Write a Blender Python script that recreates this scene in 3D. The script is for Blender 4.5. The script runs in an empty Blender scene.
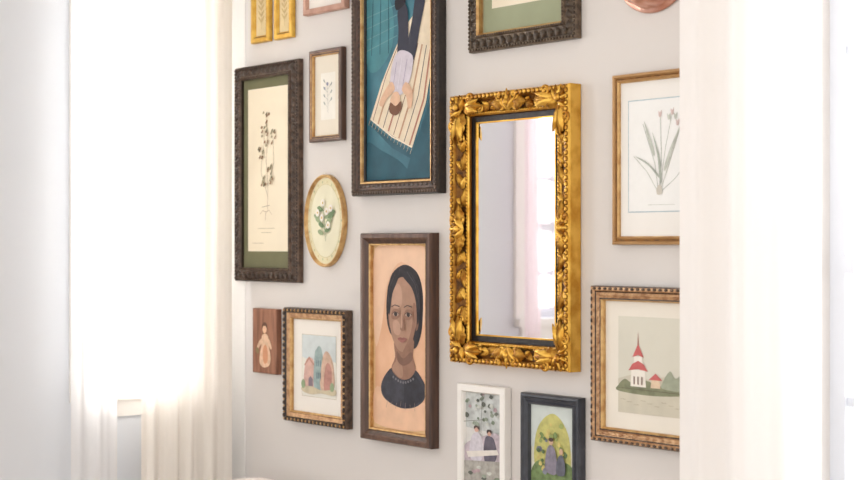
import bpy, math, random
from mathutils import Vector
random.seed(7)
EYE=1.45
scene=bpy.context.scene
try:
    scene.view_settings.view_transform='Standard'
    scene.view_settings.look='None'
except Exception: pass

# ---------------------------------------------------------------- materials
MATS={}
def mat(name,col,rough=0.6,metal=0.0,var=0.0,vscale=30,dark=None,bump=0.0,bscale=80,cav=False,coat=0.0,wood=False):
    if name in MATS: return MATS[name]
    m=bpy.data.materials.new(name); m.use_nodes=True
    nt=m.node_tree; N=nt.nodes; L=nt.links
    b=N['Principled BSDF']
    b.inputs['Base Color'].default_value=(*col,1)
    b.inputs['Roughness'].default_value=rough
    b.inputs['Metallic'].default_value=metal
    if coat: b.inputs['Coat Weight'].default_value=coat; b.inputs['Coat Roughness'].default_value=0.15
    tc=N.new('ShaderNodeTexCoord')
    out=None
    if var>0 or dark is not None:
        n=N.new('ShaderNodeTexNoise'); n.inputs['Scale'].default_value=vscale; n.inputs['Detail'].default_value=6
        if wood:
            mp=N.new('ShaderNodeMapping'); mp.inputs['Scale'].default_value=(6,6,.6)
            L.new(tc.outputs['Object'],mp.inputs['Vector']); L.new(mp.outputs['Vector'],n.inputs['Vector'])
        else: L.new(tc.outputs['Object'],n.inputs['Vector'])
        r=N.new('ShaderNodeValToRGB')
        d=dark if dark is not None else tuple(c*(1-var) for c in col)
        r.color_ramp.elements[0].position=.35; r.color_ramp.elements[0].color=(*d,1)
        r.color_ramp.elements[1].position=.62; r.color_ramp.elements[1].color=(*col,1)
        L.new(n.outputs['Fac'],r.inputs['Fac']); out=r.outputs['Color']
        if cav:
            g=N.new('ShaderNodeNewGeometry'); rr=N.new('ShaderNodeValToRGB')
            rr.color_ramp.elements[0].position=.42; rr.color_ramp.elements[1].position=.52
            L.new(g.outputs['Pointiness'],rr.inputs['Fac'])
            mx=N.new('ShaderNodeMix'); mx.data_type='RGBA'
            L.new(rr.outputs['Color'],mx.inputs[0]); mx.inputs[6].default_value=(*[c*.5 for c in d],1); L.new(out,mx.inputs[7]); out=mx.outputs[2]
        L.new(out,b.inputs['Base Color'])
    if bump>0:
        n2=N.new('ShaderNodeTexNoise'); n2.inputs['Scale'].default_value=bscale; n2.inputs['Detail'].default_value=4
        L.new(tc.outputs['Object'],n2.inputs['Vector'])
        bp=N.new('ShaderNodeBump'); bp.inputs['Strength'].default_value=bump; bp.inputs['Distance'].default_value=.004
        L.new(n2.outputs['Fac'],bp.inputs['Height']); L.new(bp.outputs['Normal'],b.inputs['Normal'])
    MATS[name]=m; return m
def s(r,g,b):
    f=lambda c:(c/255/12.92 if c/255<=.04045 else ((c/255+.055)/1.055)**2.4)
    return (f(r),f(g),f(b))
def flat(r,g,b,var=.12,vs=60):
    return mat('paint_%d_%d_%d'%(r,g,b),s(r,g,b),.7,var=var,vscale=vs)

# ---------------------------------------------------------------- builder
class B:
    def __init__(self): self.v=[];self.f=[];self.m=[];self.sm=[];self.mats=[]
    def mi(self,m):
        if m not in self.mats: self.mats.append(m)
        return self.mats.index(m)
    def add(self,vs,fs,m,smooth=True):
        o=len(self.v); self.v+=[tuple(p) for p in vs]; k=self.mi(m)
        for f in fs: self.f.append(tuple(i+o for i in f)); self.m.append(k); self.sm.append(smooth)
    def box(self,a,b,m):
        x0,y0,z0=a;x1,y1,z1=b
        vs=[(x0,y0,z0),(x1,y0,z0),(x1,y1,z0),(x0,y1,z0),(x0,y0,z1),(x1,y0,z1),(x1,y1,z1),(x0,y1,z1)]
        self.add(vs,[(0,3,2,1),(4,5,6,7),(0,1,5,4),(1,2,6,5),(2,3,7,6),(3,0,4,7)],m,False)
    def frame(self,w,h,prof,smooth=False):
        hw,hh=w/2,h/2
        def ring(i,d): return [(-hw+i,-d,-hh+i),(hw-i,-d,-hh+i),(hw-i,-d,hh-i),(-hw+i,-d,hh-i)]
        R=[ring(p[0],p[1]) for p in prof]
        for sd in range(4):
            e=(sd+1)%4
            for k in range(len(prof)-1):
                self.add([R[k][sd],R[k][e],R[k+1][e],R[k+1][sd]],[(0,1,2,3)],prof[k][2],False)
    def rect(self,x0,z0,x1,z1,d,m): self.add([(x0,-d,z0),(x1,-d,z0),(x1,-d,z1),(x0,-d,z1)],[(0,1,2,3)],m,False)
    def poly(self,pts,d,m,curve=False):
        if curve:
            P=[];n=len(pts)
            for i in range(n):
                p0,p1,p2,p3=[pts[(i+k-1)%n] for k in range(4)]
                for t in (0,.25,.5,.75):
                    P.append(tuple(.5*((2*p1[c])+(-p0[c]+p2[c])*t+(2*p0[c]-5*p1[c]+4*p2[c]-p3[c])*t*t+(-p0[c]+3*p1[c]-3*p2[c]+p3[c])*t**3) for c in (0,1)))
            pts=P
        self.add([(p[0],-d,p[1]) for p in pts],[tuple(range(len(pts)))],m,False)
    def line(self,pts,wd,d,m):
        for a,b in zip(pts[:-1],pts[1:]):
            dx,dz=b[0]-a[0],b[1]-a[1]; l=math.hypot(dx,dz) or 1; nx,nz=-dz/l*wd/2,dx/l*wd/2
            self.add([(a[0]-nx,-d,a[1]-nz),(b[0]-nx,-d,b[1]-nz),(b[0]+nx,-d,b[1]+nz),(a[0]+nx,-d,a[1]+nz)],[(0,1,2,3)],m,False)
    def ell(self,c,r,m,ang=0,nu=10,nv=6,half=False):
        ca,sa=math.cos(ang),math.sin(ang); vs=[];fs=[]
        for j in range(nv+1):
            ph=(math.pi/2 if half else math.pi)*j/nv
            for i in range(nu):
                th=2*math.pi*i/nu
                x=r[0]*math.sin(ph)*math.cos(th); z=r[2]*math.sin(ph)*math.sin(th); y=-r[1]*math.cos(ph)
                vs.append((c[0]+x*ca-z*sa,c[1]+y,c[2]+x*sa+z*ca))
        for j in range(nv):
            for i in range(nu): fs.append((j*nu+i,j*nu+(i+1)%nu,(j+1)*nu+(i+1)%nu,(j+1)*nu+i))
        self.add(vs,fs,m)
    def tube(self,pts,rad,m,seg=8):
        n=len(pts);vs=[];fs=[]
        for i in range(n):
            t=(Vector(pts[min(i+1,n-1)])-Vector(pts[max(i-1,0)])).normalized()
            up=Vector((0,1,0)) if abs(t.y)<.9 else Vector((1,0,0))
            a=t.cross(up).normalized(); b=t.cross(a)
            r=rad[i] if hasattr(rad,'__len__') else rad
            for k in range(seg):
                th=2*math.pi*k/seg; vs.append(Vector(pts[i])+a*(r*math.cos(th))+b*(r*math.sin(th)))
        for i in range(n-1):
            for k in range(seg): fs.append((i*seg+k,i*seg+(k+1)%seg,(i+1)*seg+(k+1)%seg,(i+1)*seg+k))
        fs.append(tuple(range(seg))); fs.append(tuple((n-1)*seg+k for k in range(seg)))
        self.add(vs,fs,m)
    def leaf(self,c,ang,ln,wd,ht,m,nu=12,nv=3,lobes=3,d0=0):
        ca,sa=math.cos(ang),math.sin(ang);vs=[];fs=[]
        for i in range(nu+1):
            u=i/nu; env=math.sin(math.pi*min(1,u**.75*.97+.02))*(1+.35*abs(math.sin(lobes*math.pi*u)))
            for j in range(-nv,nv+1):
                v=j/nv; a=u*ln - abs(v)*ln*.08; b=v*wd/2*env
                hgt=ht*(math.sin(math.pi*u*.85+.25)*(1-v*v*.9)+.22*math.cos(v*3*math.pi)*(1-abs(v))+.25*u*u)
                vs.append((c[0]+a*ca-b*sa,-(d0+hgt),c[1]+a*sa+b*ca))
        w=2*nv+1
        for i in range(nu):
            for j in range(w-1): fs.append((i*w+j,i*w+j+1,(i+1)*w+j+1,(i+1)*w+j))
        self.add(vs,fs,m)
    def scroll(self,c,ang,R,r,d,m,flip=1,turns=1.35):
        pts=[];rad=[];n=26
        for i in range(n+1):
            t=i/n; th=ang+flip*t*turns*2*math.pi; rr=R*(1-t*.85)
            pts.append((c[0]+rr*math.cos(th),-(d+.4*r*t*2),c[1]+rr*math.sin(th))); rad.append(r*(.45+.55*math.sin(math.pi*min(1,t*.8+.2))))
        self.tube(pts,rad,m,7); self.ell((c[0],-(d+r*.5),c[1]),(r*1.2,r*1.2,r*1.2),m)
    def obj(self,name,loc=(0,0,0),bevel=0,parent=None):
        me=bpy.data.meshes.new(name); me.from_pydata(self.v,[],self.f)
        for m in self.mats: me.materials.append(m)
        for p,k,sm in zip(me.polygons,self.m,self.sm): p.material_index=k; p.use_smooth=sm
        me.update()
        o=bpy.data.objects.new(name,me); scene.collection.objects.link(o); o.location=loc
        if bevel:
            md=o.modifiers.new('bevel','BEVEL'); md.width=bevel; md.segments=2; md.limit_method='ANGLE'
        if parent: o.parent=parent
        return o

# palettes
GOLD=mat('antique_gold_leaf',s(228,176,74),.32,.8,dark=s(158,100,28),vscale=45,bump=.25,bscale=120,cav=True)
GOLDB=mat('bright_gold',s(232,184,84),.3,.75,dark=s(198,142,48),vscale=25)
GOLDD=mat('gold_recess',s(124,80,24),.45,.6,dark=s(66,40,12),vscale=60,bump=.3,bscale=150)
GOLDP=mat('pale_gilt',s(210,174,118),.4,.5,dark=s(176,132,80),vscale=40)
COPG=mat('copper_gilt',s(202,164,124),.4,.45,dark=s(162,120,84),vscale=70,bump=.2,bscale=150)
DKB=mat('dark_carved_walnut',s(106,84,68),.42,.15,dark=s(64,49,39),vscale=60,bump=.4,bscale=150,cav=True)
DKW=mat('walnut_stain',s(88,61,47),.4,0,dark=s(62,42,32),vscale=12,bump=.1,bscale=60,wood=True)
DKW2=mat('walnut_bevel',s(110,82,67),.35,0,dark=s(84,60,48),vscale=12,wood=True)
BLK=mat('ebonised_wood',s(44,36,31),.35,0,dark=s(29,23,20),vscale=60,bump=.3,bscale=150)
CREAM=mat('cream_paper',s(234,223,200),.8,var=.05,vscale=8)
MATW=mat('white_mat_board',s(235,230,222),.8,var=.02,vscale=8)
OLIVE=mat('olive_mat_board',s(112,111,82),.85,var=.08,vscale=20)

def finish(b,name,x0,x1,z0,z1): return b.obj(name,((x0+x1)/2,-.002,(z0+z1)/2+EYE))
class Art:
    """maps print measurement units to the local rectangle of the print"""
    def __init__(self,b,rect,units,d): self.b=b;self.r=rect;self.u=units;self.d=d;self.k=0
    def N(self,p):
        L,T,R,Bt=self.u; x0,z0,x1,z1=self.r
        return (x0+(p[0]-L)/(R-L)*(x1-x0), z1-(p[1]-T)/(Bt-T)*(z1-z0))
    def poly(self,pts,m,curve=True): self.k+=1; self.b.poly([self.N(p) for p in pts],self.d+.00012*self.k,m,curve)
    def line(self,pts,w,m): self.k+=.5; self.b.line([self.N(p) for p in pts],w,self.d+.00012*self.k,m)
    def dot(self,c,rx,ry,m,n=8): self.poly([(c[0]+rx*math.cos(2*math.pi*i/n),c[1]+ry*math.sin(2*math.pi*i/n)) for i in range(n)],m,True)

def band(b,w,h,inset,step,fn):
    """call fn(x,z,angle) evenly around the rectangle at given inset"""
    hw,hh=w/2-inset,h/2-inset
    for (ax,az,bx,bz,ang) in [(-hw,-hh,hw,-hh,0),(hw,-hh,hw,hh,math.pi/2),(hw,hh,-hw,hh,math.pi),(-hw,hh,-hw,-hh,-math.pi/2)]:
        l=math.hypot(bx-ax,bz-az); n=max(2,round(l/step))
        for i in range(n): t=(i+.5)/n; fn(ax+(bx-ax)*t,az+(bz-az)*t,ang)

# ================================================================ framed pieces
def carved_dark(b,w,h,bw,d,M,lip):
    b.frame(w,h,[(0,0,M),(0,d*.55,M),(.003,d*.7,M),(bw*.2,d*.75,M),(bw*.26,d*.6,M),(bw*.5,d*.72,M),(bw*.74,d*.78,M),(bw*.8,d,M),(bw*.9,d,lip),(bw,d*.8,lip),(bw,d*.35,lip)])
    band(b,w,h,bw*.12,.011,lambda x,z,a:b.ell((x,-d*.72,z),(.0045,.004,.0035),M,a,8,4,True))
    band(b,w,h,bw*.5,.026,lambda x,z,a:(b.leaf((x-.012*math.cos(a),z-.012*math.sin(a)),a,.024,bw*.5,.006,M,8,2,2,d*.68)))
    band(b,w,h,bw*.85,.009,lambda x,z,a:b.ell((x,-d*.98,z),(.003,.003,.003),M,a,6,3,True))

# 1 botanical print, large, carved dark
def botanical_large():
    x0,x1,z0,z1=-4.260,-3.895,-.124,.590; w,h=x1-x0,z1-z0; b=B()
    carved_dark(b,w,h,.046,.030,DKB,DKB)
    hw,hh=w/2-.044,h/2-.044; b.rect(-hw,-hh,hw,hh,.014,OLIVE)
    r=(-hw+.028,-hh+.056,hw-.020,hh-.034); b.rect(*r,.0145,CREAM)
    A=Art(b,r,(0,0,100,200),.015); g=flat(126,120,94,.3);br=flat(148,116,86,.3); gg=flat(168,158,128,.3); rd=flat(158,126,98,.3)
    rn=random.Random(4)
    A.line([(50,152),(51,120),(47,90),(50,60),(46,36)],.0014,br); A.line([(51,120),(66,92),(64,62)],.0012,g); A.line([(50,132),(34,104),(36,78)],.0012,g); A.line([(48,96),(40,74),(42,56)],.001,g)
    for (cx,cy,R,n) in [(46,38,10,9),(64,60,8,8),(36,78,8,7),(50,62,7,6),(56,98,8,6),(44,114,7,6),(60,110,6,5),(42,54,6,5)]:
        for k in range(n):
            a=rn.uniform(0,6.28); q=rn.uniform(.3,1)*R; x=cx+q*math.cos(a); y=cy+q*1.3*math.sin(a); t=rn.uniform(-1,1)
            A.poly([(x-2.2,y+1),(x,y-2),(x+2.8,y-1.6+2*t),(x+1,y+1.4)],[g,gg,br,rd][(k+int(cx))%4])
    for q in (-1,1): A.line([(50,152),(50+q*8,150),(50+q*15,155)],.0012,br)
    A.line([(50,152),(49,162)],.0014,br); A.line([(40,146),(60,144)],.0014,g)
    for (a,c,y) in [(30,72,172),(38,64,177),(16,44,190)]: A.line([(a,y),(c,y)],.0013,gg)
    finish(b,'framed_botanical_print',x0,x1,z0,z1)
botanical_large()

# 2 small narrow framed botanical
def botanical_small():
    x0,x1,z0,z1=-3.839,-3.669,.319,.606; w,h=x1-x0,z1-z0; b=B()
    b.frame(w,h,[(0,0,DKW),(0,.016,DKW),(.003,.02,DKW2),(.010,.02,COPG),(.012,.017,DKW),(.016,.018,GOLDP),(.019,.014,GOLDP),(.019,.006,DKW)])
    hw,hh=w/2-.018,h/2-.018; b.rect(-hw,-hh,hw,hh,.008,mat('warm_mat',s(228,220,204),.8,var=.03,vscale=8))
    r=(-hw+.032,-hh+.05,hw-.026,hh-.055); b.rect(*r,.0085,flat(236,232,222,.03))
    A=Art(b,r,(0,0,100,200),.009); g=flat(164,170,164)
    A.line([(50,170),(48,60)],.0012,g)
    for i in range(7):
        y=150-i*16; a=1 if i%2 else -1; A.line([(50,y),(50+a*24,y-22)],.0009,g); A.poly([(50+a*17,y-15),(50+a*26,y-29),(50+a*29,y-22),(50+a*22,y-14)],g)
    A.dot((48,48),7,8,flat(150,154,176)); A.dot((30,66),5,6,flat(162,164,180))
    finish(b,'framed_botanical_print',x0,x1,z0,z1)
botanical_small()

# 3 large painting
def painting():
    x0,x1,z0,z1=-3.602,-3.203,.144,.950; w,h=x1-x0,z1-z0; b=B()
    b.frame(w,h,[(0,0,BLK),(0,.026,BLK),(.004,.034,DKB),(.012,.035,DKB),(.018,.028,DKW),(.034,.022,DKW),(.036,.026,GOLDP),(.041,.025,GOLDP),(.043,.018,BLK),(.046,.014,BLK),(.046,.006,BLK)])
    band(b,w,h,.008,.012,lambda x,z,a:b.ell((x,-.033,z),(.0055,.004,.005),DKB,a,8,4,True))
    band(b,w,h,.026,.02,lambda x,z,a:b.leaf((x-.01*math.cos(a),z-.01*math.sin(a)),a,.02,.014,.004,DKB,7,2,2,.022))
    hw,hh=w/2-.045,h/2-.045
    teal=mat('teal_oil_paint',s(54,118,134),.5,dark=s(38,94,112),vscale=9,bump=.1,bscale=60)
    b.rect(-hw,-hh,hw,hh,.008,teal)
    A=Art(b,(-hw,-hh,hw,hh),(362,-52,438,183),.0085)
    t2=flat(74,136,146,.2,20); t3=flat(40,88,104,.2,20); t4=flat(100,150,156,.2,20)
    A.poly([(362,66),(362,6),(378,-4),(392,16),(392,54),(374,76)],t2)
    A.poly([(362,183),(362,146),(380,154),(404,168),(410,183)],t3)
    A.poly([(414,160),(438,110),(438,183),(410,183)],t3)
    for k in range(4): A.line([(362,22+k*11),(398,14+k*10)],.003,t4)
    for k in range(3): A.line([(370+k*9,4),(368+k*10,60)],.003,t3)
    A.poly([(374,-52),(438,-52),(438,-20),(396,-8)],t4)
    A.poly([(365,126),(370,128),(394,146),(417,158),(420,150),(432,112),(438,84),(438,100),(426,140),(418,166),(392,152)],t3,False)
    blanket=flat(228,212,186,.08,40); c1=[(406,38),(438,4),(438,70),(430,112),(415,153),(392,140),(367,122),(380,88),(394,60)]
    A.poly(c1,blanket,False)
    st=[flat(136,98,84),flat(190,150,120),flat(96,86,90),flat(176,120,100)]
    for k in range(8):
        f=(k+.5)/8; a=(367+48*f,122+31*f); m=(382+49*f,80+30*f); e=(400+38*f,48-8*f+(20*f if f>.5 else 0))
        A.line([a,m,e],.007 if k%2 else .003,st[k%4])
    A.line([(367,122),(392,141),(415,153)],.004,flat(240,225,200))
    for k in range(14):
        f=k/13; A.line([(367+48*f,123+31*f),(365+48*f,128+31*f)],.0015,flat(210,190,160))
    lil=flat(206,198,208,.12,50); skin=flat(222,182,152); dk=flat(48,50,66)
    A.poly([(399,64),(400,40),(399,22),(404,13),(410,20),(411,42),(409,68)],dk)
    A.poly([(408,62),(415,34),(419,10),(425,5),(430,12),(424,40),(417,70)],dk)
    A.poly([(398,20),(396,10),(404,6),(408,14)],flat(24,24,34)); A.poly([(420,8),(423,-4),(430,-3),(430,9)],flat(24,24,34))
    A.poly([(396,64),(404,59),(416,66),(415,82),(410,94),(402,102),(392,96),(391,80)],lil)
    A.line([(398,70),(394,94)],.003,flat(166,154,178)); A.line([(410,68),(405,94)],.003,flat(166,154,178)); A.line([(404,66),(399,96)],.002,flat(226,220,230))
    A.poly([(392,88),(383,98),(378,108),(382,111),(388,103),(396,96)],skin)
    A.poly([(409,90),(416,100),(415,114),(411,115),(409,104),(404,97)],skin)
    A.poly([(394,99),(400,99),(402,107),(399,113),(393,112),(391,106)],skin)
    A.poly([(391,108),(397,112),(403,108),(403,116),(397,121),(390,117)],flat(120,78,56))
    finish(b,'framed_figure_painting',x0,x1,z0,z1)
painting()

# 4 portrait
def portrait():
    x0,x1,z0,z1=-3.558,-3.234,-.583,.032; w,h=x1-x0,z1-z0; b=B()
    b.frame(w,h,[(0,0,DKW),(0,.028,DKW),(.003,.034,DKW2),(.014,.035,DKW2),(.018,.03,DKW),(.028,.022,DKW),(.031,.024,GOLDP),(.036,.022,GOLDP),(.036,.008,GOLDP)])
    hw,hh=w/2-.035,h/2-.035
    b.rect(-hw,-hh,hw,hh,.009,flat(222,186,140,.06,20))
    r=(-hw+.010,-hh+.014,hw-.006,hh-.010)
    bg=mat('peach_paint',s(228,182,148),.6,dark=s(216,166,130),vscale=10,bump=.1,bscale=50); b.rect(*r,.0095,bg)
    A=Art(b,r,(370,255,428,430),.010); U=A.u; HU=(373.43,257.07,425.2,419.11)
    hair=flat(44,40,46,.3,60); hair2=flat(78,72,80,.3,60); skin=flat(172,134,112,.14,35); sh=flat(150,112,92,.15,40); sh2=flat(128,94,78,.15,40); hi=flat(190,152,130,.1,40); top=flat(66,66,76,.35,50); top2=flat(50,50,60,.35,50)
    A.poly([(370,255),(428,255),(428,300),(424,330),(420,290),(400,268),(384,290),(378,330),(370,350)],flat(236,198,168,.08,20))
    A.poly([(370,395),(384,398),(400,412),(428,404),(428,430),(370,430)],flat(234,192,160,.1,20))
    A.u=HU
    A.poly([(402,272),(412,275),(418.5,284),(421.5,300),(421,322),(419,336),(414,347),(407,345),(392,338),(387,330),(385,316),(386,297),(391,280)],hair)
    A.u=U
    A.poly([(392,372),(383,379),(377,391),(379,402),(389,409),(402,412),(416,409),(425,401),(427,390),(422,380),(413,372)],top)
    A.poly([(404,384),(414,378),(423,388),(425,398),(414,408),(404,410)],top2)
    A.poly([(393,345),(413,343),(413,360),(416,372),(409,382),(398,383),(389,374),(393,362)],sh)
    A.poly([(396,361),(400,366),(402,379),(398,382),(390,374),(394,366)],skin)
    A.poly([(395,356),(402,363),(411,356),(412,364),(403,370),(396,366)],sh2)
    A.u=HU
    A.poly([(387,314),(389.5,312),(390.5,328),(388.5,329)],sh); A.poly([(415.5,312),(418,314),(417,328),(414.5,330)],sh2)
    A.poly([(401,283),(409,287),(414.5,299),(415.5,318),(413,335),(408,347),(402,351),(396,348),(390.5,336),(388.5,318),(389.5,300),(394,288)],skin)
    A.poly([(397,289),(401,296),(400.5,309),(395,312),(391,308),(392,296)],hi)
    A.poly([(392,324),(397,323),(400,330),(398,336),(393,334)],hi)
    A.poly([(415.5,312),(413,335),(408,347),(402,351),(406,343),(410,332),(412,318),(412.5,306)],sh)
    A.poly([(399,279),(396,288),(391.5,299),(388.5,318),(386,308),(387,292),(393,280)],hair)
    A.poly([(398,277),(404,285),(411,293),(415,306),(416.5,326),(419.5,308),(417,289),(410,279),(403,274)],hair)
    A.line([(399,276),(398,281)],.0012,hair2); A.line([(406,278),(414,289),(418,306)],.0018,hair2); A.line([(394,281),(389,292),(387,306)],.0016,hair2); A.line([(410,279),(417,292),(419,312)],.0012,hair2)
    A.u=U
    for i in range(9): A.dot((391.5+i*2.8,382+4.5*math.sin(math.pi*i/8)),1.0,1.3,flat(120,118,124),6)
    A.u=HU
    for (cx,sg) in ((395.3,-1),(408,1)):
        A.poly([(cx-4.6,320.5),(cx-3.5,314),(cx,312),(cx+3.8,313.5),(cx+4.3,318.5),(cx,322)],sh)
        A.line([(cx-4.4,310.6),(cx-1,308.6),(cx+3.8,310)],.0024,hair)
        A.poly([(cx-2.9,317.3),(cx,315.2),(cx+2.9,317.1),(cx,319.0)],flat(190,164,146))
        A.dot((cx,317),1.7,2.0,flat(54,44,44),8); A.line([(cx-3.6,317),(cx-1,314.7),(cx+3.6,316.8)],.0015,hair)
    A.poly([(402.8,318),(403.8,326),(405.2,330.2),(402.6,332),(399.8,330.4),(402,325)],sh)
    A.poly([(401.6,313),(402.2,327),(400.8,329),(401.1,320)],hi)
    A.poly([(397.4,339.4),(400.4,337.8),(402.2,338.4),(404,337.8),(407,339.2),(402.2,340.3)],flat(142,90,82)); A.poly([(397.4,339.6),(402.2,340.3),(406.8,339.5),(402.2,342.6)],flat(162,106,96))
    A.u=U
    for k in range(7): A.line([(386+k*5,405+k%3),(384+k*5.4,413-k%2*3)],.0013,flat(150,128,124))
    finish(b,'framed_portrait_painting',x0,x1,z0,z1)
portrait()

# 5 ornate gilded mirror
def mirror():
    x0,x1,z0,z1=-3.138,-2.677,-.328,.411; w,h=x1-x0,z1-z0; b=B()
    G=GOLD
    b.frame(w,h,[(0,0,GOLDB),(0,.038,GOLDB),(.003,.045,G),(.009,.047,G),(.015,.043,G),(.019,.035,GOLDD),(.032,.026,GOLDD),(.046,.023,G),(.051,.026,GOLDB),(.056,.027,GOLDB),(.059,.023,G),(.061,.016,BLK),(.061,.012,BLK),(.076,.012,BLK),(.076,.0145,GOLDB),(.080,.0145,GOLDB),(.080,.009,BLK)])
    hw,hh=w/2-.079,h/2-.079
    mm=bpy.data.materials.new('mirror_silvering'); mm.use_nodes=True; p=mm.node_tree.nodes['Principled BSDF']
    p.inputs['Metallic'].default_value=1;p.inputs['Roughness'].default_value=.03;p.inputs['Base Color'].default_value=(.97,.96,.98,1)
    b.rect(-hw,-hh,hw,hh,.011,mm)
    band(b,w,h,.0535,.010,lambda x,z,a:b.ell((x,-.027,z),(.0058,.003,.0035),GOLDB,a+.5,8,4,True))
    band(b,w,h,.009,.016,lambda x,z,a:b.ell((x,-.045,z),(.0085,.004,.007),G,a,8,4,True))
    HW,HH=w/2,h/2
    def run(ax,az,bx,bz,n):
        for i in range(n):
            t0=(i+.15)/n; x=ax+(bx-ax)*t0; z=az+(bz-az)*t0; a=math.atan2(bz-az,bx-ax); l=math.hypot(bx-ax,bz-az)/n
            sgn=1 if i%2 else -1
            b.leaf((x,z),a+sgn*.35,l*1.05,.024,.012,G,10,3,3,.025)
            b.leaf((x,z),a-sgn*.55,l*.7,.016,.009,GOLDB,8,2,2,.027)
            b.scroll((x+math.cos(a)*l*.3,z+math.sin(a)*l*.3),a,.009,.0028,.030,G,sgn)
    c=.033
    for sx in (-1,1):
        run(sx*(HW-c),.055,sx*(HW-c),HH-.11,4); run(sx*(HW-c),-.055,sx*(HW-c),-HH+.11,4)
    for sz in (-1,1):
        run(.05,sz*(HH-c),HW-.11,sz*(HH-c),2); run(-.05,sz*(HH-c),-HW+.11,sz*(HH-c),2)
    for sx in (-1,1):
        for sz in (-1,1):
            cx,cz=sx*(HW-.034),sz*(HH-.034); out=math.atan2(sz,sx)
            for k in range(-3,4):
                b.leaf((cx-math.cos(out)*.012,cz-math.sin(out)*.012),out+k*.42,.049-.003*abs(k),.014,.010,GOLDB if k%2 else G,9,2,1,.041)
            for sg in (-1,1):
                ang=(math.pi if sx>0 else 0) if ((sg>0)==(sx*sz>0)) else (-math.pi/2 if sz>0 else math.pi/2)
                ex,ez=math.cos(ang),math.sin(ang); px,pz=-ez,ex
                b.leaf((cx+ex*.015,cz+ez*.015),ang,.085,.042,.016,G,14,4,4,.035)
                b.leaf((cx+ex*.03,cz+ez*.03),ang+.3,.062,.02,.012,GOLDB,10,3,3,.043)
                b.leaf((cx+ex*.03,cz+ez*.03),ang-.3,.062,.02,.012,GOLDB,10,3,3,.043)
                q=1 if (px*sx+pz*sz)>0 else -1
                b.scroll((cx+ex*.05+px*q*.020,cz+ez*.05+pz*q*.020),ang,.016,.0044,.044,G,q)
                b.scroll((cx+ex*.085-px*q*.008,cz+ez*.085-pz*q*.008),ang+1,.011,.0035,.037,GOLDB,-q)
            b.ell((cx,-.048,cz),(.013,.010,.013),G)
    for (cx,cz,out) in [(HW-.032,0,0),(-HW+.032,0,math.pi),(0,HH-.032,math.pi/2),(0,-HH+.032,-math.pi/2)]:
        for k in range(-2,3):
            b.leaf((cx-math.cos(out)*.018,cz-math.sin(out)*.018),out+k*.4,.056-.004*abs(k),.015,.010,G if k%2 else GOLDB,9,2,1,.039)
        for sg in (-1,1):
            ang=out+sg*math.pi/2; ex,ez=math.cos(ang),math.sin(ang); ox,oz=math.cos(out),math.sin(out)
            b.leaf((cx+ex*.01,cz+ez*.01),ang,.062,.036,.014,G,12,3,4,.033)
            b.scroll((cx+ex*.026+ox*.018,cz+ez*.026+oz*.018),ang,.016,.0046,.042,G,sg)
            b.scroll((cx+ex*.026-ox*.012,cz+ez*.026-oz*.012),ang,.011,.0034,.036,GOLDB,-sg)
        b.ell((cx,-.047,cz),(.010,.009,.010),GOLDB)
    finish(b,'ornate_gilded_wall_mirror',x0,x1,z0,z1)
mirror()

# 6 top carved frame (landscape mat)
def topframe():
    x0,x1,z0,z1=-3.087,-2.675,.528,.845; w,h=x1-x0,z1-z0; b=B()
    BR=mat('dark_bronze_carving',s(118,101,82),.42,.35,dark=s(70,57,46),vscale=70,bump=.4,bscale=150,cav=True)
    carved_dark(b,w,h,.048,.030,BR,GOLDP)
    hw,hh=w/2-.046,h/2-.046; b.rect(-hw,-hh,hw,hh,.010,flat(154,160,130,.05,12))
    b.frame(2*hw-.006,2*hh-.006,[(0,.0105,GOLDP),(.002,.0105,GOLDP)])
    r=(-hw+.04,-hh+.068,hw-.036,hh-.04); b.rect(*r,.0105,CREAM)
    A=Art(b,r,(0,0,100,100),.011); A.poly([(10,60),(30,40),(60,30),(90,50),(88,64),(50,68)],flat(196,200,176)); A.line([(20,84),(80,84)],.0015,flat(170,166,146))
    finish(b,'framed_landscape_print',x0,x1,z0,z1)
topframe()

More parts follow.
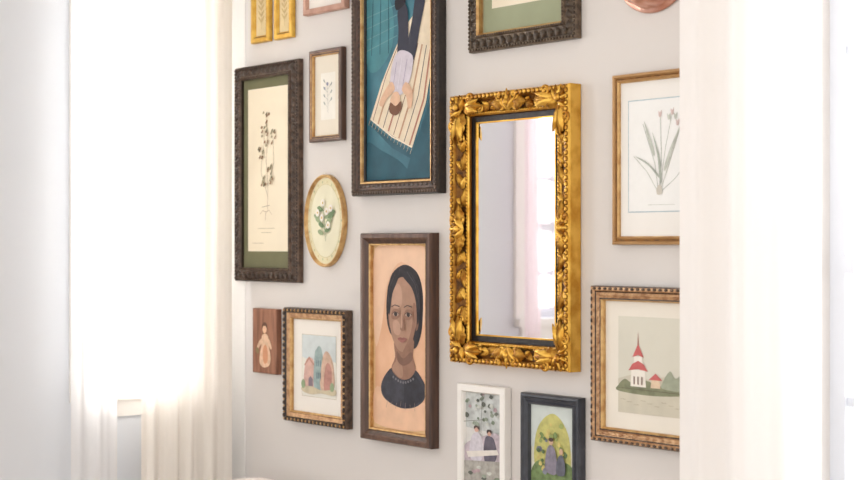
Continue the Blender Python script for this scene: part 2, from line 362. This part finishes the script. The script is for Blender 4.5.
# 7 right gold botanical
def botanical_right():
    x0,x1,z0,z1=-2.553,-2.245,-.002,.420; w,h=x1-x0,z1-z0; b=B()
    OG=mat('oak_gilt',s(180,140,92),.4,.3,dark=s(164,123,76),vscale=14)
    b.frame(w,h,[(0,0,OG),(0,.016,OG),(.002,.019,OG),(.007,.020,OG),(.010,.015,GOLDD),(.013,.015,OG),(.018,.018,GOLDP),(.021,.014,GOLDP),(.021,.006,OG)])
    hw,hh=w/2-.020,h/2-.020; b.rect(-hw,-hh,hw,hh,.008,mat('ivory_board',s(236,233,228),.8,var=.02,vscale=6))
    r=(-hw+.028,-hh+.062,hw-.028,hh-.048)
    b.rect(r[0]-.0025,r[1]-.0025,r[2]+.0025,r[3]+.0025,.0083,flat(176,194,202)); b.rect(*r,.0086,flat(238,238,236,.02))
    A=Art(b,r,(0,0,100,140),.009); g=flat(180,186,176,.2); g2=flat(198,202,192,.2); rd=flat(212,190,186,.2)
    for (pts,m,wd) in [([(45,115),(40,80),(22,30)],g,.0018),([(46,115),(50,75),(48,20)],g,.0018),([(48,115),(60,85),(80,30)],g2,.0018),([(44,115),(28,90),(8,70)],g2,.0018),([(50,115),(70,100),(90,78)],g,.0016),([(47,115),(56,60),(66,18)],g,.0014)]:
        A.line(pts,wd,m)
    for (cx,cy) in [(66,16),(71,22),(61,22),(48,18),(80,28),(74,30)]: A.poly([(cx-1.6,cy+4),(cx-2.4,cy-3),(cx,cy-1),(cx+2.4,cy-4),(cx+1.6,cy+4)],rd if cx%2==0 else g2)
    A.poly([(38,70),(30,48),(24,26),(33,46),(40,66)],g2); A.poly([(54,86),(64,60),(82,28),(68,60),(57,88)],g2); A.poly([(46,98),(30,82),(10,70),(28,78),(46,94)],g); A.poly([(48,104),(44,70),(36,40),(47,70),(51,100)],g)
    A.poly([(43,112),(47,107),(51,112),(50,119),(44,119)],flat(210,204,192,.1))
    A.line([(30,132),(70,132)],.001,g2)
    finish(b,'framed_botanical_print',x0,x1,z0,z1)
botanical_right()

# 8 pagoda print
def pagoda():
    x0,x1,z0,z1=-2.619,-2.245,-.496,-.105; w,h=x1-x0,z1-z0; b=B()
    b.frame(w,h,[(0,0,DKB),(0,.022,DKB),(.003,.028,COPG),(.010,.029,COPG),(.013,.024,DKB),(.016,.022,COPG),(.026,.020,COPG),(.030,.024,BLK),(.033,.024,GOLDP),(.037,.018,GOLDP),(.037,.008,BLK)])
    band(b,w,h,.0065,.018,lambda x,z,a:b.ell((x,-.0285,z),(.0065,.003,.0035),DKB,a,8,3,True))
    band(b,w,h,.021,.022,lambda x,z,a:b.leaf((x-.01*math.cos(a),z-.01*math.sin(a)),a,.02,.009,.004,COPG,7,2,2,.020))
    hw,hh=w/2-.036,h/2-.036; b.rect(-hw,-hh,hw,hh,.009,mat('oat_mat',s(232,226,214),.8,var=.03,vscale=8))
    r=(-hw+.044,-hh+.042,hw-.044,hh-.038); b.rect(*r,.0095,flat(214,211,197,.05,10))
    A=Art(b,r,(617,322,685,408),.010)
    A.poly([(617,378),(630,374),(650,377),(670,372),(685,376),(685,408),(617,408)],flat(206,200,182,.1,20),False)
    A.poly([(617,384),(624,378),(632,381),(646,378),(660,382),(672,377),(685,381),(685,388),(650,391),(617,389)],flat(138,142,112,.3,40))
    A.poly([(662,380),(670,368),(676,374),(685,368),(685,384),(664,384)],flat(168,174,152,.2,40))
    wht=flat(236,230,220,.04); red=flat(198,100,98)
    A.poly([(630,384),(631,369),(645,369),(646,384)],wht,False); A.poly([(633,368),(634,357),(642,357),(643,368)],wht,False)
    A.poly([(628,370),(632,364),(638,361),(644,364),(648,370),(638,368.5)],red,False); A.poly([(632,358),(636,350),(638,346),(640,350),(644,358),(638,356)],red,False)
    A.poly([(637.4,347),(638,335),(638.6,347)],flat(160,80,70),False)
    for cx in (634,638,642): A.poly([(cx-.8,382),(cx-.8,375),(cx+.8,375),(cx+.8,382)],flat(140,120,110),False)
    A.poly([(651,384),(652,376),(660,376),(661,384)],flat(224,200,172),False); A.poly([(649,377),(656,371),(663,377)],red,False)
    A.line([(617,386),(685,387)],.0015,flat(110,106,84))
    for k in range(9): A.line([(620+k*7,396+k%3*2),(625+k*7,396+k%3*2)],.001,flat(170,160,132))
    finish(b,'framed_pagoda_print',x0,x1,z0,z1)
pagoda()

# 9 square watercolour
def watercolour():
    x0,x1,z0,z1=-3.969,-3.637,-.566,-.203; w,h=x1-x0,z1-z0; b=B()
    b.frame(w,h,[(0,0,DKB),(0,.020,DKB),(.003,.027,DKB),(.013,.029,BLK),(.016,.024,COPG),(.028,.020,COPG),(.031,.022,GOLDP),(.035,.018,GOLDP),(.035,.008,BLK)])
    band(b,w,h,.008,.020,lambda x,z,a:(b.ell((x,-.028,z),(.007,.005,.006),DKB,a,8,4,True),b.ell((x+.01*math.cos(a),-.028,z+.01*math.sin(a)),(.0025,.004,.005),GOLDP,a,6,3,True)))
    hw,hh=w/2-.034,h/2-.034; b.rect(-hw,-hh,hw,hh,.009,MATW)
    r=(-hw+.048,-hh+.052,hw-.038,hh-.050); b.rect(r[0]-.002,r[1]-.002,r[2]+.002,r[3]+.002,.0093,flat(206,198,180)); b.rect(*r,.0095,flat(228,226,216,.04,15))
    A=Art(b,r,(0,0,100,120),.010)
    A.poly([(0,0),(100,0),(100,50),(60,40),(30,50),(0,44)],flat(206,214,214,.1,30),False)
    A.poly([(6,104),(10,56),(22,44),(36,54),(40,104)],flat(214,176,164,.2,50))
    A.poly([(36,104),(38,40),(44,26),(52,20),(60,30),(64,60),(64,104)],flat(160,180,178,.25,50))
    A.poly([(56,104),(60,50),(70,30),(84,36),(94,60),(94,104)],flat(214,182,160,.25,50))
    A.poly([(66,104),(70,60),(80,52),(88,66),(86,104)],flat(190,140,128,.25,50))
    A.poly([(6,60),(22,42),(38,58),(34,58),(22,48),(10,60)],flat(186,142,128),False)
    A.poly([(20,104),(20,86),(26,80),(33,86),(33,104)],flat(140,124,134),False)
    for k in range(3): A.poly([(44+k*5.5,60),(44+k*5.5,48),(46.5+k*5.5,48),(46.5+k*5.5,60)],flat(116,136,142),False); A.poly([(44+k*5.5,84),(44+k*5.5,72),(46.5+k*5.5,72),(46.5+k*5.5,84)],flat(116,136,142),False)
    A.poly([(0,104),(30,100),(60,106),(100,102),(96,114),(60,112),(30,116),(4,112)],flat(204,192,164,.2,40))
    A.dot((90,98),6,9,flat(156,174,138)); A.dot((5,97),6,9,flat(150,168,132))
    finish(b,'framed_watercolour_print',x0,x1,z0,z1)
watercolour()

# 10 white frame
def whiteframe():
    x0,x1,z0,z1=-3.130,-2.937,-.715,-.388; w,h=x1-x0,z1-z0; b=B()
    W=mat('white_lacquer',s(238,235,230),.4,var=.02)
    b.frame(w,h,[(0,0,W),(0,.022,W),(.003,.025,W),(.018,.025,W),(.021,.020,W),(.023,.010,W)])
    hw,hh=w/2-.022,h/2-.022; b.rect(-hw,-hh,hw,hh,.010,flat(218,216,212,.05))
    A=Art(b,(-hw,-hh,hw,hh),(466,398,502,508),.0105)
    A.poly([(466,398),(502,398),(502,440),(466,436)],flat(204,208,206,.3,50),False)
    rn=random.Random(12); gs=[flat(128,140,122,.4,60),flat(160,170,154,.4,60),flat(104,108,100,.4,60),flat(204,206,198,.3,60),flat(190,164,168,.3,60)]
    for k in range(36):
        x=rn.uniform(467,484) if k%2 else rn.uniform(484,501); y=rn.uniform(399,432); q=rn.uniform(1.0,2.4)
        A.poly([(x-q,y+q*.4),(x-q*.2,y-q*1.3),(x+q,y-q*.2),(x+q*.3,y+q*1.2)],gs[rn.randrange(5 if k%5==0 else 4)])
    A.poly([(466,456),(480,446),(500,440),(502,474),(482,480),(466,478)],flat(200,186,194,.3,60))
    # seated figures at a table
    A.poly([(473,446),(476,441),(480,441),(483,446),(485,458),(482,470),(473,470),(471,458)],flat(212,206,214,.2)); A.dot((478,437),2.1,3.0,flat(206,164,148)); A.poly([(475.6,437),(476,433.4),(480,433.4),(480.4,437),(478,435)],flat(90,74,70))
    A.poly([(486,448),(488,443),(493,443),(496,448),(498,462),(494,472),(487,472),(485,460)],flat(104,98,112,.3)); A.dot((490.6,439.5),2.0,2.9,flat(198,154,136)); A.poly([(488.4,440),(488.6,436),(492.6,436),(492.8,440),(490.6,437.6)],flat(70,58,58))
    A.poly([(468,462),(498,456),(500,461),(470,468)],flat(224,218,210,.1),False)
    A.poly([(466,472),(502,468),(502,508),(466,508)],flat(176,172,164,.3,60),False)
    for k in range(10): x=rn.uniform(468,500); y=rn.uniform(476,492); A.poly([(x-2,y),(x,y-2),(x+3,y-1),(x+1,y+2)],gs[k%5])
    A.line([(484,398),(483,440)],.0018,flat(120,120,116)); A.line([(466,430),(484,426)],.0015,flat(120,120,110))
    finish(b,'framed_garden_print',x0,x1,z0,z1)
whiteframe()

# 11 black frame
def blackframe():
    x0,x1,z0,z1=-2.878,-2.661,-.70,-.394; w,h=x1-x0,z1-z0; b=B()
    K=mat('charcoal_frame',s(62,64,72),.35,dark=s(48,50,57),vscale=30)
    b.frame(w,h,[(0,0,K),(0,.018,K),(.003,.024,K),(.009,.025,K),(.012,.020,K),(.020,.018,K),(.023,.022,K),(.027,.021,K),(.030,.012,K),(.030,.008,K)])
    hw,hh=w/2-.029,h/2-.029; b.rect(-hw,-hh,hw,hh,.010,flat(220,220,204,.08,20))
    A=Art(b,(-hw,-hh,hw,hh),(530,410,573,498),.0105)
    A.poly([(530,410),(573,410),(573,450),(530,450)],flat(204,212,208,.1,30),False)
    A.poly([(535,470),(534,444),(540,426),(552,417),(563,426),(569,444),(568,475),(552,490)],flat(198,194,118,.25,60))
    A.poly([(530,474),(538,462),(550,468),(560,460),(573,468),(573,498),(530,498)],flat(120,142,92,.35,70))
    rn=random.Random(3); gs=[flat(124,144,88,.3),flat(156,168,100,.3),flat(96,118,78,.3),flat(128,130,142,.3),flat(210,194,120,.3)]
    for k in range(38):
        a=rn.uniform(0,6.28); R=rn.uniform(.35,1); x=551+16*R*math.cos(a); y=448+26*R*math.sin(a); q=rn.uniform(1.2,2.6)
        A.poly([(x-q,y+q*.4),(x-q*.2,y-q*1.3),(x+q,y-q*.2),(x+q*.3,y+q*1.2)],gs[rn.randrange(5)])
    A.poly([(546,470),(547,452),(551,446),(556,452),(557,472)],flat(140,134,148,.3,60)); A.dot((551.5,443),2.2,3.2,flat(210,176,148)); A.dot((551.5,441),2.5,1.9,flat(80,62,54))
    A.poly([(557,472),(558,458),(562,454),(565,460),(565,472)],flat(100,102,114,.3,60)); A.dot((561.5,451),1.9,2.8,flat(206,170,144))
    finish(b,'framed_garden_print',x0,x1,z0,z1)
blackframe()

# 12 / 13 pair of narrow gilt frames
for (x0,x1,z0,z1) in [(-4.173,-4.067,.664,.880),(-4.038,-3.937,.663,.868)]:
    w,h=x1-x0,z1-z0; b=B(); Y=mat('yellow_gilt',s(226,184,84),.35,.45,dark=s(206,158,62),vscale=40)
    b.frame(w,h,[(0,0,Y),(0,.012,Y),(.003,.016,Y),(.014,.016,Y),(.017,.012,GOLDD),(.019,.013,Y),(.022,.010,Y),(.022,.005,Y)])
    hw,hh=w/2-.021,h/2-.021; b.rect(-hw,-hh,hw,hh,.007,flat(226,206,160,.1,30))
    A=Art(b,(-hw,-hh,hw,hh),(0,0,60,160),.0075); t=flat(204,178,128)
    A.line([(30,140),(30,40)],.002,t)
    for k in range(5): A.poly([(30,120-k*18),(16,106-k*18),(15,99-k*18),(28,110-k*18)],t); A.poly([(30,120-k*18),(44,106-k*18),(45,99-k*18),(32,110-k*18)],t)
    A.dot((30,32),9,12,flat(200,140,90))
    finish(b,'gilt_framed_miniature',x0,x1,z0,z1)

# 14 pink wood frame
def pinkf():
    x0,x1,z0,z1=-3.871,-3.653,.722,.93; w,h=x1-x0,z1-z0; b=B()
    K=mat('rose_wood_frame',s(196,154,134),.45,dark=s(172,128,110),vscale=20)
    b.frame(w,h,[(0,0,K),(0,.016,K),(.003,.020,K),(.016,.020,K),(.019,.014,K),(.019,.006,K)])
    hw,hh=w/2-.018,h/2-.018; b.rect(-hw,-hh,hw,hh,.008,MATW); r=(-hw+.03,-hh+.035,hw-.03,hh-.035); b.rect(*r,.0085,flat(220,200,180,.1))
    A=Art(b,r,(0,0,100,100),.009); A.dot((50,50),26,30,flat(200,140,120)); A.dot((50,45),10,12,flat(120,140,100))
    finish(b,'framed_floral_print',x0,x1,z0,z1)
pinkf()

# 15 wooden plaque
def plaque():
    x0,x1,z0,z1=-4.154,-4.016,-.424,-.212; w,h=x1-x0,z1-z0; b=B()
    K=mat('cherry_wood_plaque',s(156,106,80),.5,dark=s(122,78,56),vscale=14,bump=.1,bscale=50,wood=True)
    hw,hh=w/2,h/2
    b.frame(w,h,[(0,0,K),(0,.017,K),(.002,.020,K),(.006,.0205,K)]); b.rect(-hw+.006,-hh+.006,hw-.006,hh-.006,.0205,K)
    A=Art(b,(-hw,-hh,hw,hh),(0,0,80,130),.021); c=flat(224,188,158,.2,60); o=flat(206,146,110); d=flat(96,66,50)
    # small painted figure in a gown
    A.poly([(36,52),(46,50),(54,56),(56,74),(62,96),(58,112),(40,118),(26,110),(26,92),(32,72),(32,58)],c)
    A.poly([(38,78),(46,72),(52,84),(52,104),(42,110),(36,98)],o)
    A.dot((42,40),7,9,flat(226,184,150)); A.poly([(34,42),(34,32),(42,27),(50,31),(51,42),(46,35),(38,35)],d)
    A.poly([(32,60),(22,68),(16,80),(20,82),(28,74),(34,68)],c); A.poly([(54,58),(62,66),(66,78),(62,80),(56,72)],c)
    A.poly([(12,84),(18,78),(24,84),(20,92)],flat(140,120,84))
    finish(b,'painted_wooden_plaque',x0,x1,z0,z1)
plaque()

# 16 oval
def oval():
    x0,x1,z0,z1=-3.868,-3.662,-.072,.217; w,h=x1-x0,z1-z0; b=B(); n=64
    prof=[(0,0),(0,.014),(.002,.018),(.004,.019),(.006,.016),(.007,.012),(.009,.0125),(.010,.006)]
    vs=[];fs=[]
    for (i,d) in prof:
        for k in range(n):
            t=2*math.pi*k/n; vs.append(((w/2-i)*math.cos(t),-d,(h/2-i)*math.sin(t)))
    for j in range(len(prof)-1):
        for k in range(n): fs.append((j*n+k,j*n+(k+1)%n,(j+1)*n+(k+1)%n,(j+1)*n+k))
    b.add(vs,fs,GOLDP)
    def disc(i,e,d,m): b.poly([((w/2-i)*math.cos(2*math.pi*k/n),(h/2-e)*math.sin(2*math.pi*k/n)) for k in range(n)],d,m)
    disc(.009,.009,.008,flat(228,220,184,.06,15)); disc(.024,.029,.0083,flat(206,198,152,.08,15)); disc(.0260,.0310,.0086,flat(228,223,196,.06,15))
    A=Art(b,(-w/2,-h/2,w/2,h/2),(0,0,100,150),.009); g=flat(112,136,98); g2=flat(150,166,128); g3=flat(196,200,160)
    for k in range(22):
        t=2*math.pi*k/22; cx,cy=50+41*math.cos(t),75+63*math.sin(t); A.poly([(cx-1.6,cy),(cx,cy-2.4),(cx+1.6,cy),(cx,cy+2.4)],[g3,flat(214,202,152)][k%2])
    A.line([(52,108),(50,80),(46,50)],.002,g); A.line([(50,85),(66,58)],.0018,g); A.line([(50,90),(34,66)],.0018,g)
    for i,(x,y,a) in enumerate([(46,58,-1),(50,70,1),(58,70,1),(42,76,-1),(50,92,1),(48,96,-1),(62,64,1),(38,70,-1),(50,84,-1),(54,78,1)]): A.poly([(x,y),(x+a*8,y-7),(x+a*15,y-4),(x+a*8,y+2)],[g,g2][i%2])
    for (x,y) in [(46,46),(66,55),(33,62),(56,60),(44,70),(60,82)]: A.dot((x,y),5,6,flat(240,234,224)); A.dot((x,y),1.6,2,flat(214,180,90),6)
    finish(b,'oval_framed_floral_plate',x0,x1,z0,z1)
oval()

# 17 copper mould
def copper():
    b=B(); C=mat('copper',s(222,176,158),.28,.8,dark=s(202,142,122),vscale=18)
    n=96; prof=[(.115,.0),(.118,.004),(.114,.008),(.106,.008),(.102,.016),(.098,.034),(.088,.048),(.070,.056),(.055,.056),(.048,.050),(.040,.050),(.034,.062),(.018,.068),(.001,.070)]
    vs=[];fs=[]
    for (r,d) in prof:
        fl=.06 if .03<r<.104 else 0
        for k in range(n):
            t=2*math.pi*k/n; rr=r*(1+fl*abs(math.sin(6*t))-fl*.5); vs.append((rr*math.cos(t),-d,rr*math.sin(t)*.9))
    for j in range(len(prof)-1):
        for k in range(n): fs.append((j*n+k,j*n+(k+1)%n,(j+1)*n+(k+1)%n,(j+1)*n+k))
    b.add(vs,fs,C)
    b.tube([(math.sin(t)*.012,-.004,.112+.012-math.cos(t)*.012) for t in [2*math.pi*i/16 for i in range(17)]],.0015,C,6)
    b.obj('copper_jelly_mould',(-2.43,-.002,.670+EYE))
copper()

# ================================================================ room shell
def wallmat(name,c): return mat(name,c,.85,var=.015,vscale=2.5,bump=.04,bscale=140)
WG=wallmat('wall_paint_warm_grey',s(218,213,209)); WL=wallmat('wall_paint_pale',s(222,226,232)); TR=mat('trim_white_paint',s(238,235,231),.45,var=.01)
TG=mat('sash_backlit_shade',s(222,221,230),.45,var=.01)  # white sash greyed: its backlit shade is put into the colour
CL=wallmat('ceiling_paint',s(246,244,240)); FL=mat('oak_floor',s(190,168,144),.45,dark=s(160,136,112),vscale=6,wood=True)
XL=-4.33; CH=2.75
def wall_y(name,x0,x1,y0,y1,holes,m):
    b=B(); xs=sorted(holes); cur=x0
    for (a,c,zl,zh) in xs:
        b.box((cur,y0,0),(a,y1,CH),m); b.box((a,y0,0),(c,y1,zl),m); b.box((a,y0,zh),(c,y1,CH),m); cur=c
    b.box((cur,y0,0),(x1,y1,CH),m); return b.obj(name)
def wall_x(name,y0,y1,x0,x1,holes,m):
    b=B(); cur=y0
    for (a,c,zl,zh) in sorted(holes):
        b.box((x0,cur,0),(x1,a,CH),m); b.box((x0,a,0),(x1,c,zl),m); b.box((x0,a,zh),(x1,c,CH),m); cur=c
    b.box((x0,cur,0),(x1,y1,CH),m); return b.obj(name)
W1=(-.55,-.19,.98,2.42); W2=(-2.35,-1.42,1.15,2.42); W3=(-1.97,-.95,.80,2.42)
wall_y('wall_gallery',XL,1.6,0,.14,[W3],WG)
wall_x('wall_left',-4.2,.14,XL-.14,XL,[W1,W2],WL)
b=B(); b.box((XL-.14,-4.2,-.06),(1.6,.14,0),FL); b.obj('floor')
b=B(); b.box((XL-.14,-4.2,CH),(1.6,.14,CH+.06),CL); b.obj('ceiling')
b=B(); b.box((XL+.016,-.016,0),(1.6,0,.11),TR); b.box((XL+.016,-.012,.11),(1.6,0,.125),TR); b.obj('baseboard_gallery',bevel=.002)
b=B(); b.box((XL,-4.2,0),(XL+.016,0,.11),TR); b.box((XL,-4.2,.11),(XL+.012,0,.125),TR); b.obj('baseboard_left',bevel=.002)
b=B(); b.box((XL,-.0015,.125),(XL+.10,0,CH),TR); b.obj('trim_1')

def window(name,axis,a,c,zl,zh,face,sgn,rails,muntins,cs=.055,S=None):
    S=S or TR; b=B()
    def bx(p0,p1,d0,d1,z0,z1,m=TR):
        q0,q1=face+sgn*d0,face+sgn*d1; q0,q1=min(q0,q1),max(q0,q1)
        if axis=='x': b.box((q0,p0,z0),(q1,p1,z1),m)
        else: b.box((p0,q0,z0),(p1,q1,z1),m)
    bx(a-cs,a,-.014,0,zl,zh+cs); bx(c,c+cs,-.014,0,zl,zh+cs); bx(a,c,-.014,0,zh,zh+cs)
    bx(a-cs+.001,c+cs-.001,-.035,-.0005,zl-.03,zl-.0005); bx(a-.02,c+.02,-.012,0,zl-.085,zl-.0305)
    d0,d1=.06,.095; f=.04
    bx(a,a+f,d0,d1,zl,zh,S); bx(c-f,c,d0,d1,zl,zh,S); bx(a+f,c-f,d0,d1,zl,zl+f,S); bx(a+f,c-f,d0,d1,zh-f,zh,S)
    for r in rails: bx(a+f,c-f,d0-.01,d1+.002,r-.02,r+.02,S)
    for mz in muntins[0]: bx(a+f,c-f,d0+.008,d1-.008,mz-.011,mz+.011,S)
    for mp in muntins[1]: bx(mp-.011,mp+.011,d0+.006,d1-.006,zl+f,zh-f,S)
    G=bpy.data.materials.get('window_glass')
    if not G:
        G=bpy.data.materials.new('window_glass'); G.use_nodes=True; nt=G.node_tree; nt.nodes.clear()
        o=nt.nodes.new('ShaderNodeOutputMaterial'); t=nt.nodes.new('ShaderNodeBsdfTransparent'); gl=nt.nodes.new('ShaderNodeBsdfGlossy'); gl.inputs['Roughness'].default_value=.02
        mx=nt.nodes.new('ShaderNodeMixShader'); mx.inputs[0].default_value=.05; nt.links.new(t.outputs[0],mx.inputs[1]); nt.links.new(gl.outputs[0],mx.inputs[2]); nt.links.new(mx.outputs[0],o.inputs[0])
    bx(a+f,c-f,.077,.079,zl+f,zh-f,G)
    return b.obj(name)
window('window_1','x',*W1,XL,-1,[],([],[]),.045)
window('window_2','x',*W2,XL,-1,[1.52],([1.33,1.72,2.05],[-1.54,-1.66,-1.88,-2.12]),S=TG)
window('window_3','y',*W3,0,1,[1.405],([1.88,1.1],[-1.63,-1.29]),S=mat('sash_pale_paint',s(216,220,228),.45,var=.01))

def curtain(name,pts,z0,z1,amp,wl,col,trans,seed,transp=0.0):
    """pts = plan path [(x,y),(x,y)], folds perpendicular"""
    rnd=random.Random(seed); (ax,ay),(bx,by)=pts; L=math.hypot(bx-ax,by-ay); dx,dy=(bx-ax)/L,(by-ay)/L; nx,ny=-dy,dx
    ph=[rnd.uniform(0,6.28) for _ in range(4)]; n=int(L/.004); nz=24; vs=[];fs=[]
    for j in range(nz+1):
        z=z0+(z1-z0)*j/nz; fz=1-.35*j/nz
        for i in range(n+1):
            sx=L*i/n; k=2*math.pi/wl
            o=amp*fz*(math.sin(k*sx+ph[0]+.25*math.sin(z*1.3+ph[1]))+.45*math.sin(1.73*k*sx+ph[2]+.3*math.sin(z*.9))+.15*math.sin(3.1*k*sx+ph[3]))
            e=min(1,sx/.03,(L-sx)/.03); o*=max(.15,e)
            vs.append((ax+dx*sx+nx*o,ay+dy*sx+ny*o,z))
    for j in range(nz):
        for i in range(n): q=j*(n+1)+i; fs.append((q,q+1,q+n+2,q+n+1))
    m=bpy.data.materials.new(name+'_linen'); m.use_nodes=True; nt=m.node_tree; nt.nodes.clear(); N=nt.nodes.new; Lk=nt.links.new
    o=N('ShaderNodeOutputMaterial'); d=N('ShaderNodeBsdfDiffuse'); t=N('ShaderNodeBsdfTranslucent'); mx=N('ShaderNodeMixShader'); mx.inputs[0].default_value=trans
    tc=N('ShaderNodeTexCoord'); no=N('ShaderNodeTexNoise'); no.inputs['Scale'].default_value=300; Lk(tc.outputs['Object'],no.inputs['Vector'])
    r=N('ShaderNodeValToRGB'); r.color_ramp.elements[0].color=(*[c*.97 for c in col],1); r.color_ramp.elements[1].color=(*col,1); Lk(no.outputs['Fac'],r.inputs['Fac'])
    Lk(r.outputs['Color'],d.inputs['Color']); Lk(r.outputs['Color'],t.inputs['Color']); Lk(d.outputs[0],mx.inputs[1]); Lk(t.outputs[0],mx.inputs[2])
    if transp>0:
        tr=N('ShaderNodeBsdfTransparent'); m2=N('ShaderNodeMixShader'); m2.inputs[0].default_value=transp; Lk(mx.outputs[0],m2.inputs[1]); Lk(tr.outputs[0],m2.inputs[2]); Lk(m2.outputs[0],o.inputs[0])
    else: Lk(mx.outputs[0],o.inputs[0])
    b=B(); b.add(vs,fs,m); return b.obj(name)
curtain('curtain',[(XL+.11,-.06),(XL+.11,-.40)],.02,2.505,.009,.075,s(247,241,233),.26,3)
curtain('curtain',[(XL+.11,-.485),(XL+.11,-.645)],.02,2.505,.008,.09,s(251,250,250),.55,5,.15)
curtain('curtain',[(XL+.11,-1.32),(XL+.11,-1.41)],.02,2.505,.010,.06,s(248,234,238),.45,9)
curtain('curtain',[(-2.243,-.13),(-1.86,-.13)],.02,2.505,.010,.15,s(249,246,244),.24,11)
ROD=mat('curtain_rod_white',s(230,226,220),.4)
for (p0,p1,brs) in [((XL+.11,-.03,2.53),(XL+.11,-2.6,2.53),[(XL,-.7),(XL,-1.2)]),((-2.28,-.13,2.53),(-.6,-.13,2.53),[(-2.2,0),(-.7,0)])]:
    b=B(); P0,P1=Vector(p0),Vector(p1); b.tube([P0,P0.lerp(P1,.5),P1],.011,ROD,12); b.ell(p0,(.018,.018,.018),ROD); b.ell(p1,(.018,.018,.018),ROD)
    for (qx,qy) in brs:
        if qx==XL: b.box((XL,qy-.008,2.515),(XL+.12,qy+.008,2.53),ROD)
        else: b.box((qx-.008,-.14,2.515),(qx+.008,0,2.53),ROD)
    b.obj('curtain_rod')

# white chair below the plaque
def chair():
    e=bpy.data.objects.new('white_dining_chair',None); scene.collection.objects.link(e); e.location=(-3.90,-.30,0)
    W=mat('chair_white_paint',s(240,230,224),.4,var=.02); S=mat('seat_linen',s(226,212,200),.8,var=.05)
    b=B(); pts=[(-.16+.32*t,.12+.05*math.sin(math.pi*t),.685+.010*math.sin(math.pi*t)) for t in [i/14 for i in range(15)]]; b.tube(pts,[.012+.008*math.sin(math.pi*i/14) for i in range(15)],W,10); b.obj('top_rail',parent=e)
    b=B()
    for sx in (-1,1): b.tube([(sx*.155,.12,.688),(sx*.17,.14,.58),(sx*.18,.15,.45),(sx*.19,.16,.2),(sx*.2,.2,0)],[.013,.014,.018,.015,.011],W,10)
    for k in range(5): x=-.11+.055*k; b.tube([(x,.16,.688),(x,.165,.58),(x*.9,.15,.45)],[.006,.009,.006],W,8)
    b.obj('back_spindles',parent=e)
    b=B(); b.box((-.22,-.22,.43),(.22,.17,.465),S); b.obj('seat',bevel=.012,parent=e)
    b=B()
    for sx in (-1,1): b.tube([(sx*.18,-.18,.435),(sx*.185,-.19,.3),(sx*.19,-.2,.1),(sx*.195,-.21,0)],[.018,.02,.014,.010],W,10)
    b.tube([(-.185,-.19,.2),(0,-.19,.2),(.185,-.19,.2)],[.008,.011,.008],W,8); b.obj('front_legs',parent=e)
chair()

# ================================================================ light
w=bpy.data.worlds.new('sky'); scene.world=w; w.use_nodes=True; nt=w.node_tree; bg=nt.nodes['Background']
tc=nt.nodes.new('ShaderNodeTexCoord'); sp=nt.nodes.new('ShaderNodeSeparateXYZ'); r=nt.nodes.new('ShaderNodeValToRGB')
nt.links.new(tc.outputs['Generated'],sp.inputs[0]); nt.links.new(sp.outputs['Z'],r.inputs['Fac'])
r.color_ramp.elements[0].color=(1,.985,.965,1); r.color_ramp.elements[1].color=(.98,.99,1,1); r.color_ramp.elements[1].position=.4
nt.links.new(r.outputs['Color'],bg.inputs['Color']); bg.inputs['Strength'].default_value=1.80
def area(name,loc,rot,sx,sy,p,col):
    l=bpy.data.lights.new(name,'AREA'); l.shape='RECTANGLE'; l.size=sx; l.size_y=sy; l.energy=p; l.color=col
    o=bpy.data.objects.new(name,l); scene.collection.objects.link(o); o.location=loc; o.rotation_euler=rot
R=math.radians
area('daylight_window_1',(XL-.5,-.4,1.8),(0,R(-90),0),1.6,.9,76,(1,.993,.985))
area('daylight_window_2',(XL-.5,-1.9,1.9),(0,R(-90),0),1.6,1.2,44,(1,.993,.985))
area('daylight_window_3',(-1.5,.6,1.8),(R(-90),0,0),1.1,1.6,34,(1,.993,.985))

# ================================================================ camera
cam=bpy.data.cameras.new('camera'); co=bpy.data.objects.new('camera',cam); scene.collection.objects.link(co); scene.camera=co
co.location=(0,-2.8,EYE); co.rotation_euler=(R(90),0,R(49.59)); cam.lens=1500*36/854; cam.sensor_width=36; cam.shift_y=4/854
cam.dof.use_dof=True; cam.dof.focus_distance=4.15; cam.dof.aperture_fstop=3.5; cam.clip_start=.05
